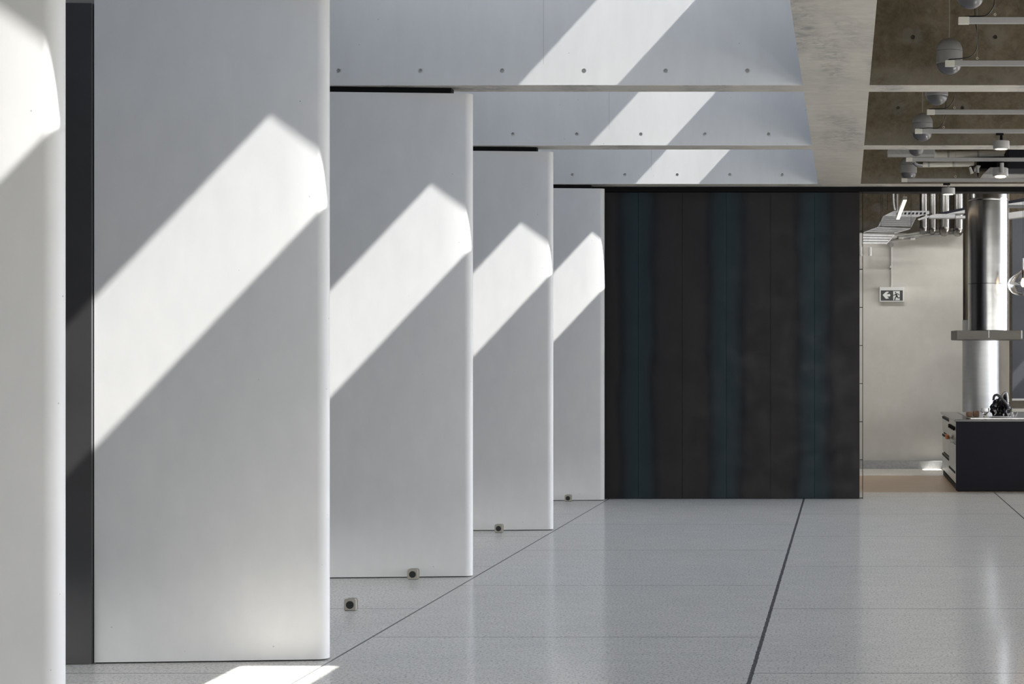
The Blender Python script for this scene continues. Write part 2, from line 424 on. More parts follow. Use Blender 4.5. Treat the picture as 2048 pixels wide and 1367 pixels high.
# ------------------------------------------------------------------ tall pivoting panels
K = .08; R = .055; LEN = 1.2
def fin(yn, label, zt=3.585):
    t = thing('pivot_panel', label, 'wall panel', (XN-.6, yn, 0), 'tall pale pivoting wall panels')
    # outline seen from above; face tilts nearer to the camera towards the left
    pts = []
    xa = XN-R
    yf = lambda x: yn-R+K*(x-xa)
    xl = XN-LEN
    pts.append((xl, yf(xl)))
    for k in range(1, 8): pts.append((xl+(xa-xl)*k/8, yf(xl+(xa-xl)*k/8)))
    for k in range(0, 19):
        an = -PI/2+math.atan(K)+(PI)*k/18
        pts.append((xa+R*math.cos(an), yn+R*math.sin(an)))
    pts.append((xl, yf(xl)+2*R))
    b = prism(B(), pts, 'z', .007, zt)
    obj('panel', b, 'fin', t, smooth=30)
    # dark shadow-gap track above and threshold seal below
    px = [(xl, yf(xl)+.012), (XN-.15, yf(XN-.15)+.012), (XN-.15, yf(XN-.15)+.1), (xl, yf(xl)+.1)]
    obj('head_track', prism(B(), px, 'z', zt+.001, ZB-.006), 'black', t)
    px = [(p[0]-.012 if p[0] > xa else p[0]+.004, p[1]+.008 if p[1] < yn else p[1]-.008) for p in pts]
    obj('bottom_seal', prism(B(), px, 'z', .0005, .0068), 'black', t)
    # dark leaf on the panel's outer end
    xd = xl-.006
    obj('dark_leaf', prism(B(), [(xd-.6, yf(xd-.6)-.0), (xd, yf(xd)-.02), (xd, yf(xd)+.10), (xd-.6, yf(xd-.6)+.12)], 'z', .004, 3.49), 'dark_panel', t)
    return t
LB = ['tall pale panel cut by the frame edge, nearest the camera',
      'tall pale panel beside the dark strip, its foot at the sunlit floor',
      'tall pale panel between the nearest full panel and the third one along',
      'tall pale panel second from the dark steel wall',
      'smallest-looking tall pale panel, touching the dark steel wall']
for y, l in zip(FIN_Y, LB): fin(y, l)

# ------------------------------------------------------------------ floor door stops
def stop(px, base, label, wide=.0745):
    Y = (EYE)*F/(base-VY); x = (px-VX)*Y/F
    t = thing('door_stop', label, 'door stop', (x, Y, 0), 'square magnetic door stops on the floor')
    def rsq(h, r, cz, n=6):
        o = []
        for q, (sx, sz) in enumerate(((1, 1), (-1, 1), (-1, -1), (1, -1))):
            rr = r if sz > 0 else r*.4
            for k in range(n+1):
                an = PI/2*q+PI/2*k/n
                o.append((x+sx*(h-rr)+rr*math.cos(an), cz+sz*(h-rr)+rr*math.sin(an)))
        return o
    h = wide/2
    obj('housing', prism(B(), rsq(h, .014, h+.003), 'y', Y, Y+.03), 'taupe', t)
    c = [(x+.0245*math.cos(2*PI*k/32), h+.001+.0245*math.sin(2*PI*k/32)) for k in range(32)]
    obj('rubber_pad', prism(B(), c, 'y', Y-.004, Y+.0), 'rubber', t)
    br = rsq(h*.98, .016, h+.003); br = [(p[0]+.004, p[1]+.002) for p in br]
    obj('back_bracket', prism(B(), br, 'y', Y+.036, Y+.041), 'taupe', t)
    obj('spindle', box(B(), x-.012, x+.012, Y+.029, Y+.037, h-.012, h+.012), 'rubber', t)
    obj('foot', box(B(), x-h*.85, x+h*.9, Y+.003, Y+.042, 0, .0035), 'rubber', t)
stop(699.7, 1221, 'square taupe door stop standing on open floor between two panels')
stop(825, 1158.5, 'square taupe door stop at the foot of the second full panel')
stop(997, 1064.6, 'square taupe door stop at the foot of the panel second from steel wall')
stop(1135.8, 1002.5, 'square taupe door stop at the foot of the panel touching steel wall')

# ------------------------------------------------------------------ lighting tracks
def track(y, px0, zc, hh, n, Y):
    x0 = P(px0, 0, Y).x
    t = thing('lighting_track', 'long grey lighting track, '+n, 'lighting track', (x0, Y, zc), 'long grey lighting tracks under the raw concrete')
    obj('rail', box(B(), x0+.062, 6, Y, Y+.035, zc-hh/2, zc+hh/2, .002), 'alu', t)
    obj('end_cap', box(B(), x0, x0+.0622, Y-.002, Y+.037, zc-hh/2-.003, zc+hh/2+.0015, .002), 'cap', t)
    return t, x0
TR = [  # left px, centre py, Y, which, ring px, ring top py
    (1917, 40, 9.75, 'topmost one, in front of the nearest beam', 1990, 12, 32),
    (1890.5, 125.8, 11.2, 'crossing the whole hanging grey capsule', 1954.5, 108, 119.5),
    (1854, 223.3, 13.35, 'higher one of the pair behind the nearest beam', 1909, 205, 218.5),
    (1830, 261.7, 14.45, 'lower one of the pair behind the nearest beam', 1887.5, 245, 257.5),
    (1812, 318.4, 16.55, 'just under the pipes and the white box', 1875, 305, 314),
    (1803, 359.6, 18.4, 'lowest one, just above the black lintel', 1911, 347, 356)]
for px, py, Y, n, rx, r0, r1 in TR:
    z = P(0, py, Y).z
    hh = {9.75: .0345, 11.2: .034, 13.35: .034}.get(Y, .034)
    t, x0 = track(Y, px, z, hh, n, Y)
    # suspension wire with an eye
    a = P(rx, r1-1, Y+.015); rad = 2.0*Y/F
    b = B(); pts = [(a.x+rad*math.cos(k/12*2*PI), Y+.015, a.z+rad+rad*math.sin(k/12*2*PI)) for k in range(13)]
    tube(b, pts, .0022, 6, False, False)
    obj('eye', b, 'cap', t)
    obj('suspension_wire', tube(B(), [(a.x, Y+.016, a.z+2*rad), (a.x+.002, Y+.016, 4.69)], .0012, 6, False), 'wire', t)
    for kx in (2.6, 4.4): obj('suspension_wire', tube(B(), [(kx, Y+.016, z+hh/2), (kx, Y+.016, 4.69)], .0012, 6, False), 'wire', t)
# feed cables
def cable(pts, Y, r, label):
    q = [P(a, b, Y if len(c) == 0 else c[0]) for a, b, *c in pts]
    top = q[0].copy(); top.z = 4.69
    mid = q[0].copy(); mid.z += .12; q = [top, mid]+q
    o = obj('feed_cable', tube(B(), q, r, 8), 'cable', smooth=True)
    tag(o, label, 'cable', 'black feed cables of the lighting tracks')
cable([(1989, 3), (1985, 17), (1975, 29), (1962, 32.2), (1945, 32.6), (1928, 33.4)], 9.77, .0042, 'black cable curving down onto the end of the topmost track')
cable([(1949.5, 12), (1951, 45), (1954.5, 62), (1955, 88), (1949, 106), (1938, 114.5), (1923, 117), (1897, 119)], 11.22, .004, 'black cable curving down past the whole grey capsule onto its track')
cable([(1910, 184), (1908, 197), (1902, 209), (1893, 215.5), (1880, 217), (1858, 217.8)], 13.37, .0042, 'black cable curving down beside the half-hidden grey capsule')
cable([(1892, 200), (1890.5, 228), (1888, 242), (1882, 252), (1874, 256.2), (1858, 255.6), (1839, 257)], 14.47, .0038, 'black cable curving down in front of the capsule of the second bay')

# ------------------------------------------------------------------ capsule pendants
def capsule(pxc, bottom, Y, label, wid=.19, height=.262, hang='pend'):
    c = P(pxc, bottom, Y); r = wid/2; x, z0 = c.x, c.z
    t = thing('capsule_pendant', label, 'pendant lamp', (x, Y, z0), 'grey capsule pendants')
    zt = z0+height
    lowz = z0+.075; seam = z0+.165
    prof = [(0, z0)]
    for k in range(1, 12):
        an = PI/2*k/11; prof.append((r*.93*math.sin(an), lowz-.075*math.cos(an)))
    obj('lower_shade', lathe(B(), prof, x, Y, 48), 'pend_low', t, smooth=35)
    obj('middle_shade', lathe(B(), [(r*.95, lowz+.0005), (r, lowz+.006), (r, seam-.001)], x, Y, 48), 'pend', t, smooth=35)
    prof = [(r, seam+.0015)]
    for k in range(0, 13):
        an = PI/2*k/12; prof.append((max(r*math.cos(an), 0), seam+.004+(zt-seam-.004)*math.sin(an)))
    prof[-1] = (0, zt)
    obj('upper_shade', lathe(B(), prof, x, Y, 48), 'pend', t, smooth=35)
    obj('cord', tube(B(), [(x, Y, zt-.002), (x, Y, 4.69)], .0035, 8, False), 'wire', t)
capsule(1940.5, 18, 10.95, 'grey capsule pendant cut off by the top edge of the picture', .185)
capsule(1898.5, 149, 12.24, 'whole grey capsule pendant in front of the nearest raw beam')
capsule(1873.3, 210.5, 14.05, 'grey capsule pendant whose top hides behind the nearest beam')
capsule(1845, 282.5, 15.8, 'whole grey capsule pendant above the second beam')
capsule(1832.5, 312.5, 17.1, 'grey capsule pendant mostly hidden behind the white box', .16)
capsule(1817, 359.5, 19.1, 'lowest grey capsule pendant behind the last two tracks')

# ------------------------------------------------------------------ track spotlights
def spot(px, top, bot, Y, label, wpx, tilt=0, lit=True, stem_front=False):
    c = P(px, bot, Y); h = (bot-top)*Y/F; r = wpx*Y/F/2
    t = thing('track_spotlight', label, 'spotlight', (c.x, Y, c.z), 'round grey track spotlights')
    body = lathe(B(), [(r*.98, 0), (r, .004), (r, h-.002), (r*.97, h)], 0, 0, 36)
    fl = lathe(B(), [(r*.72, -.0015), (r*.72, .002)], 0, 0, 32)
    rot = Matrix.Translation((c.x, Y, c.z)) @ Matrix.Rotation(tilt, 4, 'X')
    for b in (body, fl): b.transform(rot)
    obj('lamp_head', body, 'alu', t, smooth=35)
    obj('lens', fl, 'glow' if lit else 'pend', t)
    return t, c, h, r
t, c, h, r = spot(2002.5, 282, 298, 14.47, 'round grey spotlight hanging in front of the second beam', 33)
obj('stem', lathe(B(), [(.013, c.z+h), (.011, c.z+h+.05)], c.x, 14.47, 16), 'black', t, smooth=35)
obj('adapter', box(B(), c.x-.045, c.x+.018, 14.455, 14.485, c.z+h+.05, c.z+h+.066), 'black', t)
t, c, h, r = spot(2001, 337, 353, 16.57, 'lit round grey spotlight turned towards the camera, above the lowest track', 31, math.radians(-8))
obj('stem', lathe(B(), [(.019, c.z+.03), (.019, c.z+h+.045)], c.x+.005, 16.57-r-.02, 18), 'alu', t, smooth=35)
obj('adapter', box(B(), c.x-.03, c.x+.03, 16.555, 16.59, c.z+h, c.z+h+.06), 'black', t)
t, c, h, r = spot(1896.5, 375.5, 388.5, 18.42, 'lit round grey spotlight in front of the black lintel', 27)
obj('stem', lathe(B(), [(.01, c.z+h), (.01, c.z+h+.03)], c.x, 18.42, 16), 'alu', t, smooth=35)
obj('adapter', box(B(), c.x-.055, c.x+.02, 18.405, 18.435, c.z+h+.03, c.z+h+.05), 'black', t)

# ------------------------------------------------------------------ pipes and boxes in the last bay
Yp = 18.9
def xz_box(b, p0, p1, Y, dep, bev=0):
    a = P(p0[0], p0[1], Y); c = P(p1[0], p1[1], Y)
    return box(b, min(a.x, c.x), max(a.x, c.x), Y, Y+dep, min(a.z, c.z), max(a.z, c.z), bev)
o = obj('ceiling_box', xz_box(B(), (1776, 296), (1870, 308.5), 17.6, .25, .004), 'galv')
tag(o, 'long pale metal box hanging under the last bay beside the pipes', 'duct box')
def pipe(p0, p1, Y, rpx, label, mat='plaster', collars=(), elbow=False):
    a = P(*p0, Y); c = P(*p1, Y); r = rpx*Y/F
    t = thing('ceiling_pipe', label, 'pipe', tuple(a))
    obj('barrel', tube(B(), [a, c], r, 24, False), mat, t, smooth=35)
    for k in collars:
        q = a.lerp(c, k); d = (c-a).normalized()*.012
        obj('collar', tube(B(), [q-d, q+d], r*1.06, 24, False), 'galv', t, smooth=35)
    if elbow:
        b = B(); n_ = 12
        pts = [a+Vector((-.09+.09*math.cos(PI/2+PI/2*0), 0, 0))]
        pts = [a, a+Vector((-.05, 0, .005)), a+Vector((-.08, .0, .04)), a+Vector((-.085, 0, .12))]
        obj('elbow', tube(b, pts, r*1.15, 20), 'steel', t, smooth=35)
    return t
pipe((1845, 329.2), (1948, 327.5), 18.9, 5.3, 'lower pale round pipe crossing the last bay', 'cap', (.12, .6), True)
pipe((1868, 309.5), (2010, 306), 19.0, 6.5, 'upper pale round pipe crossing the last bay behind the white box', 'cap', (.2, .62))
o = obj('duct_box', xz_box(B(), (2017, 296), (2080, 337), 18.2, .5, .004), 'charcoal'); tag(o, 'dark grey square duct at the picture edge above the last track', 'duct box')
b = B(); a = P(1964, 352, 18.9); 
poly = [P(1964, 351, 0+18.9), P(1978, 337.5, 18.9), P(2060, 335.5, 18.9), P(2060, 352, 18.9)]
prism(b, [(p.x, p.z) for p in poly], 'y', 18.75, 19.3)
tag(obj('air_grille', b, 'galv'), 'pale sloping metal hood behind the lit spotlight', 'duct hood')
tag(obj('fan_unit', xz_box(B(), (1958, 309), (2016, 336), 19.1, .35, .01), 'black'), 'black machine box between the pipes and the square duct', 'fan box')
t = thing('spray_nozzle', 'small white camera-like device dangling by the black machine box', 'sensor', tuple(P(1944, 345, 18.6)))
a = P(1940, 334, 18.6); c = P(1944, 347, 18.6)
obj('body', tube(B(), [a, c], [.014, .019], 14, False), 'white', t, smooth=35)
obj('arm', tube(B(), [P(1941, 334, 18.62), P(1952, 331, 19.0), P(1962, 331, 19.12)], .006, 8), 'black', t)
obj('bracket', tube(B(), [P(1938, 334.5, 18.62), P(1944, 333, 18.62), P(1947, 343, 18.62)], .008, 8), 'black', t)
t = thing('sprinkler_head', 'small grey sensor with a pointed black tip by the machine box', 'sensor', tuple(P(1955, 345, 18.6)))
obj('body', lathe(B(), [(.018, P(0, 345.5, 18.6).z), (.018, P(0, 331, 18.6).z)], P(1955, 0, 18.6).x, 18.6, 16), 'alu', t, smooth=35)
obj('arm', box(B(), P(1952, 0, 18.6).x, P(1961, 0, 18.6).x, 18.59, 19.11, P(0, 333, 18.6).z, P(0, 331, 18.6).z), 'alu', t)
obj('tip', lathe(B(), [(.004, P(0, 354, 18.6).z), (.013, P(0, 345.6, 18.6).z)], P(1956, 0, 18.6).x, 18.6, 16), 'black', t, smooth=35)

# ------------------------------------------------------------------ kitchen behind
YW = 25.5
xw1 = P(1926, 0, YW).x
struct('wall_kitchen', box(B(), -4.6, xw1, YW, YW+.25, 0, P(0, 466, YW).z), 'plaster')
struct('wall_rear', box(B(), -4.6, 9, 26.4, 26.6, 0, 4.7), 'brown')
struct('baseboard_kitchen', box(B(), -4.6, xw1+.2, YW-.11, YW-.005, 0, P(0, 921.5, YW-.11).z, .003), 'galv')
# pier right of the wall
xc = P(1976, 0, YW).x
struct('round_pillar', lathe(B(), [(.36, 0), (.36, 4.69)], xc, YW+.45, 64), 'column', smooth=35)
# dark blind with light frame below
t = thing('roller_blind', 'dark grey blind with a pale bottom rail at the picture edge', 'window blind', tuple(P(2024.5, 800, 25.3)))
obj('fabric', xz_box(B(), (2024.5, 437), (2260, 796.5), 25.3, .03), 'blind', t)
obj('bottom_rail', xz_box(B(), (2024.5, 796.5), (2260, 800.5), 25.29, .05), 'white', t)
tag(obj('bench_slab', xz_box(B(), (2024, 817), (2260, 960), 25.2, .4), 'plaster'), 'pale slab below the dark blind behind the counter', 'bench')
tag(obj('pale_bollard', lathe(B(), [(.265, 0), (.265, P(0, 640, 24.75).z)], P(1961.3, 0, 24.75).x, 24.75, 64), 'brushed_light', smooth=35), 'pale shining cylinder below the extractor tray, behind the counter', 'steel cylinder')

# exit sign
ex = thing('exit_sign', 'white exit sign with a running figure and arrow on the kitchen wall', 'exit sign', tuple(P(1783, 602, YW-.03)))
Ye = YW-.085
obj('housing', xz_box(B(), (1758.8, 573.5), (1808.2, 603.2), Ye, .08, .006), 'white', ex)
g = obj('display', xz_box(B(), (1761.8, 580.3), (1805.5, 600.8), Ye-.004, .004), 'sign_dark', ex)
def zp(x, y): # from the 29.09x enlargement starting at 1750, 565
    p = P(1750+x/29.09, 565+y/29.09, Ye-.006); return (p.x, p.z)
arrow = [(445, 715), (620, 545), (680, 520), (800, 525), (790, 560), (680, 655), (720, 668), (860, 660), (900, 715), (870, 795), (730, 800), (690, 790), (800, 885), (790, 920), (650, 940), (600, 900)]
obj('arrow', prism(B(), [zp(*p) for p in arrow], 'y', Ye-.007, Ye-.0045), 'sign_white', g)
obj('door_symbol', prism(B(), [zp(*p) for p in ((1060, 490), (1440, 490), (1440, 1015), (1060, 1015))], 'y', Ye-.006, Ye-.0045), 'sign_white', g)
b = B()
def limb(pts, wd):
    q = [Vector((zp(*p)[0], 0, zp(*p)[1])) for p in pts]; ww = wd/29.09*Ye/F/2
    for i in range(len(q)-1):
        d = (q[i+1]-q[i]).normalized(); n_ = Vector((-d.z, 0, d.x))*ww; e = d*ww*.4
        prism(b, [((v.x), (v.z)) for v in (q[i]+n_-e, q[i+1]+n_+e, q[i+1]-n_+e, q[i]-n_-e)], 'y', Ye-.009, Ye-.0062)
limb([(1225, 650), (1285, 820)], 95)
limb([(1230, 640), (1150, 715), (1070, 730)], 45)
limb([(1250, 635), (1340, 650), (1410, 720)], 45)
limb([(1240, 790), (1170, 900), (1150, 1010)], 60)
limb([(1280, 800), (1330, 875), (1470, 875)], 55)
prism(b, [zp(1197+40*math.cos(k*PI/6), 568+40*math.sin(k*PI/6)) for k in range(12)], 'y', Ye-.009, Ye-.0062)
obj('running_figure', b, 'sign_dark', g)
cd = thing('conduit', 'pale vertical conduit running up from the exit sign to the cable tray', 'conduit', tuple(P(1783, 574, YW)))
obj('pipe', xz_box(B(), (1782.2, 486), (1785.4, 573.4), YW-.035, .033), 'white', cd)
obj('junction_box', tube(B(), [P(1783, 489, YW-.06), P(1783, 489, YW)], .036, 20, False), 'galv', cd, smooth=35)
obj('clip', xz_box(B(), (1779.5, 531), (1785.8, 535.5), YW-.04, .038), 'white', cd)

# small wall lights
for px, lb in ((1740, 'small white tube light on the kitchen wall below the slatted tray'), (1722.5, 'small white tube light behind the end of the steel wall')):
    x = P(px, 0, 25.2).x
    t = thing('wall_downlight', lb, 'wall light', (x, 25.2, P(0, 512, 25.2).z))
    obj('barrel', lathe(B(), [(.026, P(0, 511.5, 25.2).z), (.026, P(0, 494, 25.2).z)], x, 25.2, 20), 'white', t, smooth=35)
    obj('mount', box(B(), x-.012, x+.012, 25.2, 25.5, P(0, 500, 25.2).z, P(0, 496, 25.2).z), 'white', t)

# slatted cable tray in steps
YT = 24.2
tr = thing('cable_tray', 'stepped slatted metal cable tray below the kitchen ceiling', 'cable tray', tuple(P(1760, 480, YT)))
def zq(x, y): return (1720+x/9.3, 380+y/9.3)
def tray(a, b_, c, d, ya, yb, n):   # a,b upper-left/right, c,d lower-right/left in enlargement coordinates
    bm = B(); bars = B()
    for k in range(n):
        t0 = k/n+.04/n; t1 = (k+1)/n-.28/n
        def q(t, s, off=0):
            L = Vector(a).lerp(Vector(d), t); Rr = Vector(b_).lerp(Vector(c), t); m = L.lerp(Rr, s); Y = ya+(yb-ya)*t
            return P(*zq(m.x, m.y), Y)
        v = [q(t0, 0), q(t0, 1), q(t1, 1), q(t1, 0)]
        lo = [x+Vector((0, .02, .012)) for x in v]
        va = [bm.verts.new(x) for x in v]; vb = [bm.verts.new(x) for x in lo]
        bm.faces.new(va); bm.faces.new(vb[::-1])
        for i in range(4): bm.faces.new((va[i], va[(i+1) % 4], vb[(i+1) % 4], vb[i]))
    obj('slats', bm, 'galv', tr)
    for s in (0, 1):
        L = P(*zq(*(a if s == 0 else b_)), ya); Rr = P(*zq(*(d if s == 0 else c)), yb)
        obj('side_rail', tube(bars if s else B(), [L, Rr], .008, 6, False), 'galv', tr)
tray((435, 490), (1035, 510), (945, 690), (345, 675), 24.9, 24.72, 5)
tray((345, 690), (935, 715), (640, 800), (70, 790), 24.71, 24.66, 3)
tray((50, 815), (640, 830), (480, 1010), (40, 1010), 24.65, 24.6, 4)
b = B(); pts = [zq(440, 480), zq(600, 400), zq(640, 385), zq(1290, 385), zq(1290, 440), zq(1035, 505), zq(440, 488)]
b2 = B(); prism(b2, [(P(*p, 24.95).x, P(*p, 24.95).z) for p in pts], 'y', 24.95, 24.98)
tp = obj('perforated_side', b2, 'galv', tr)
bb = B()
for k in range(8):
    p = P(*zq(700+k*72, 432), 24.94); q = .017
    prism(bb, [(p.x-q*1.2, p.z-q*.9), (p.x+q*.6, p.z-q*.9), (p.x+q*1.2, p.z+q*.9), (p.x-q*.6, p.z+q*.9)], 'y', 24.942, 24.9495)
obj('slots', bb, 'charcoal', tp)
for hx, hy, hz in ((1765, 24.96, 424), (1850, 24.96, 424), (1762, 24.72, 455), (1822, 24.72, 455)):
    q = P(hx, hz, hy); obj('hanger_rod', tube(B(), [q, (q.x, hy, 4.702)], .003, 6, False), 'charcoal', tr)
# second tray on the right
t2 = thing('cable_tray', 'shallow angled metal tray crossing in front of the vertical ducts', 'cable tray', tuple(P(1890, 430, 24.0)))
def poly_y(pts, Y, dep, mat, name, par):
    q = [P(*zq(*p), Y) for p in pts]
    return obj(name, prism(B(), [(v.x, v.z) for v in q], 'y', Y, Y+dep), mat, par)
poly_y([(1440, 430), (1950, 320), (1950, 370), (1620, 440), (1440, 436)], 23.9, .3, 'charcoal', 'side', t2)
poly_y([(1620, 438), (1950, 368), (1950, 425), (1640, 442)], 23.88, .3, 'alu', 'tray_floor', t2)
poly_y([(1300, 470), (1440, 440), (1770, 445), (1770, 515), (1290, 515)], 23.86, .2, 'galv', 'front_rail', t2)
poly_y([(1780, 475), (1960, 475), (1960, 520), (1780, 520)], 23.85, .2, 'alu', 'rail_end', t2)
poly_y([(1070, 540), (1240, 470), (1300, 475), (1300, 500), (1100, 560)], 24.0, .05, 'galv', 'cross_arm', t2)
for hx in (1885, 1915):
    q = P(hx, 428, 24.0); obj('hanger_rod', tube(B(), [q, (q.x, 24.0, 4.702)], .003, 6, False), 'charcoal', t2)
# conduits bundle following the wall top
cb = thing('conduit_run', 'bundle of pale conduits sloping along the top of the kitchen wall', 'conduit', tuple(P(1800, 478, 25.3)))
for k, (y0, y1) in enumerate(((905, 770), (880, 745), (860, 720), (925, 800))):
    obj('pipe', tube(B(), [P(*zq(560, y0), 25.3), P(*zq(900, y0-35), 25.3), P(*zq(1250, (y0+y1)/2-15), 25.32), P(*zq(1900, y1), 25.35)], .02, 8), 'galv' if k % 2 else 'cap', cb, smooth=35)
for a, b_ in ((760, 890), (980, 910), (640, 870)):
    p = P(*zq(a, b_), 25.24); obj('fitting', box(B(), p.x-.035, p.x+.035, 25.22, 25.28, p.z-.018, p.z+.018, .006), 'cap', cb)

# vertical shiny ducts
for i, (a, b_, y1) in enumerate(((1110, 1262, 768), (1290, 1425, 772), (1480, 1680, 785), (1740, 1920, 798))):
    x0, x1 = P(*zq(a, 0), 25.1).x, P(*zq(b_, 0), 25.1).x; r = (x1-x0)/2; cx = (x0+x1)/2
    zb = P(*zq(0, y1), 25.1).z
    nm = ['furthest from the large duct', 'second from the slatted tray', 'second from the large duct', 'next to the large duct'][i]
    t = thing('vertical_duct', 'slim polished vertical duct, '+nm, 'duct', (cx, 25.1, zb), 'slim polished ducts above the kitchen wall')
    obj('shaft', tube(B(), [(cx, 25.1, 4.69), (cx, 25.1, zb+r*1.0)], r, 32, False), 'steel_dim', t, smooth=35)
    obj('elbow', tube(B(), [(cx, 25.1, zb+r*1.02), (cx, 25.12, zb+r*.7), (cx, 25.3, zb+r*.45)], r*1.03, 32), 'steel_dim', t, smooth=35)
# thin droppers left of the ducts
for px, pb, r, lb in ((1787, 420, .014, 'thick pale hose dropping to the slatted tray'), (1794.5, 425, .006, 'thin pale rod dropping to the slatted tray'), (1775, 420, .004, 'thin dark rod beside the pale hose')):
    o = obj('ceiling_dropper', tube(B(), [P(px, 300, 24.8), P(px, 395, 24.8), P(px+(3 if r > .01 else 0), pb, 24.8)], r, 10), 'galv' if r > .005 else 'charcoal', smooth=35)
    tag(o, lb, 'hanger')

# linear tube lamp
x = P(1810, 0, 21.6).x
tl = thing('tube_lamp', 'glowing linear lamp hanging in front of the slatted tray', 'tube lamp', (x, 21.6, P(0, 398, 21.6).z))
za = P(0, 399.5, 21.6).z
obj('housing', box(B(), x-.026, x+.026, 21.6, 24.5, za, za+.045, .003), 'alu', tl)
obj('diffuser', box(B(), x-.021, x+.021, 21.61, 24.49, za-.006, za-.0005), 'tube', tl)
for yy in (21.9, 24.2): obj('wire', tube(B(), [(x, yy, za+.045), (x, yy, 4.69)], .002, 6, False), 'wire', tl)

# extractor hood
YH = 22.3
hd = thing('extractor_hood', 'octagonal steel extractor tray on a fat polished duct over the counter', 'extractor hood', tuple(P(1973, 678, YH)))
xh = P(1976.5, 0, YH).x; rd = P(2016.5, 0, YH).x-xh
rd = 40.2*YH/F
zt0 = P(0, 660.5, YH).z
zs_ = P(0, 568, YH).z
obj('lower_duct', lathe(B(), [(rd, zt0-.0), (rd, zs_-.002)], xh, YH, 96), 'steel', hd, smooth=35)
obj('seam', lathe(B(), [(rd*.985, zs_-.002), (rd*.985, zs_+.004)], xh, YH, 96), 'black', hd, smooth=35)
zs2 = P(0, 403, YH).z
obj('upper_duct', lathe(B(), [(rd, zs_+.004), (rd, zs2)], xh, YH, 96), 'steel', hd, smooth=35)
obj('duct_head', lathe(B(), [(rd*1.0, zs2+.003), (rd*1.015, zs2+.02), (rd*1.0, zs2+.04), (rd*1.0, 4.69)], xh, YH, 96), 'steel', hd, smooth=35)
# tray: plan outline with a narrow left facet facing the camera at an angle
yf0 = 21.75
pl = [P(1902, 0, 22.15).xy, P(1913.5, 0, yf0).xy, P(2042, 0, yf0).xy, P(2045, 0, 21.95).xy, P(2045, 0, 22.7).xy, P(2034, 0, 23.0).xy, P(1915, 0, 23.0).xy, P(1903, 0, 22.7).xy]
zl, zu = P(0, 678.3, yf0).z, P(0, 660.4, yf0).z
b = B(); prism(b, [tuple(p) for p in pl], 'z', zl, zu)
ty = obj('tray', b, 'dark_reflection', hd, bevel=.002)
xm = P(1977.7, 0, yf0).x
obj('joint_strip', box(B(), xm-.006, xm+.006, yf0-.004, yf0-.0005, zl+.02, zu), 'white', ty)
xe = P(2043.5, 0, yf0).x
obj('joint_strip', box(B(), xe-.007, xe+.007, yf0-.004, yf0-.0005, zl+.015, zu), 'white', ty)

# angled beams right of the duct
ab = thing('ceiling_rail', 'two pale sloping rails to the side of the fat duct top', 'rail', tuple(P(2020, 420, 23.6)))
def z2(x, y): return (1928+x/17.07, 380+y/17.07)
def poly2(pts, Y, dep, mat, name):
    q = [P(*z2(*p), Y) for p in pts]; obj(name, prism(B(), [(v.x, v.z) for v in q], 'y', Y, Y+dep), mat, ab)
poly2([(1450, 470), (2600, 310), (2600, 440), (2050, 500), (1450, 500)], 23.4, .2, 'galv', 'rail')
poly2([(1450, 380), (2600, 160), (2600, 300), (1450, 455)], 23.5, .2, 'charcoal', 'rail_side')
poly2([(1450, 500), (2050, 500), (2050, 590), (1450, 600)], 23.45, .1, 'alu', 'bracket')
poly2([(1450, 780), (2600, 620), (2600, 840), (1450, 985)], 23.3, .2, 'alu', 'lower_rail')

# glass pendant
gx, gy = P(2046, 0, 21.8).x, 21.8
gp = thing('glass_pendant', 'clear flattened blown-glass pendant with a warm bulb', 'pendant lamp', (gx, gy, P(0, 590, gy).z))
prof = [(0, 591), (12, 590), (22, 586), (29, 577), (31, 567), (27, 558), (18, 550), (9, 544), (4.5, 540)]
pz = lambda y: P(0, y, gy).z
b = B()
outer = [(r_*gy/F, pz(y)) for r_, y in prof]; inner = [(max(r_-1.2, 0)*gy/F, pz(y)+(.006 if y > 560 else -.004)) for r_, y in prof]
n = 48
for pf in (outer, inner):
    rings = []
    for r_, z in pf:
        rings.append([b.verts.new((gx+r_*math.cos(2*PI*i/n), gy+r_*math.sin(2*PI*i/n), z)) for i in range(n)] if r_ > 1e-6 else [b.verts.new((gx, gy, z))])
    for p_, q_ in zip(rings, rings[1:]):
        for i in range(n):
            j = (i+1) % n
            if len(p_) == 1: b.faces.new((p_[0], q_[i], q_[j]))
            else: b.faces.new((p_[i], p_[j], q_[j], q_[i]))
    if pf is outer: top = rings[-1]
    else:
        for i in range(n): b.faces.new((top[i], top[(i+1) % n], rings[-1][(i+1) % n], rings[-1][i]))
obj('shade', b, 'glass', gp, smooth=True)
obj('socket', lathe(B(), [(.012, pz(556)), (.014, pz(546)), (.012, pz(516))], gx, gy, 16), 'white', gp, smooth=35)
obj('bulb', lathe(B(), [(0, pz(574)), (.02, pz(572)), (.028, pz(567)), (.02, pz(560)), (.01, pz(556))], gx, gy, 20), 'bulb', gp, smooth=True)
obj('cord', tube(B(), [(gx, gy, pz(516)), (gx, gy, 4.69)], .003, 6, False), 'cable', gp)

# ------------------------------------------------------------------ counter block
Y0, Y1 = 20.99, 24.1
ic = thing('kitchen_counter', 'long charcoal kitchen counter with steel oven fronts on its end', 'kitchen counter', (2.5, 22, 0))
xa = P(1912, 0, Y0).x; zt = P(0, 838, Y0).z
xf = P(1883, 0, Y1).x
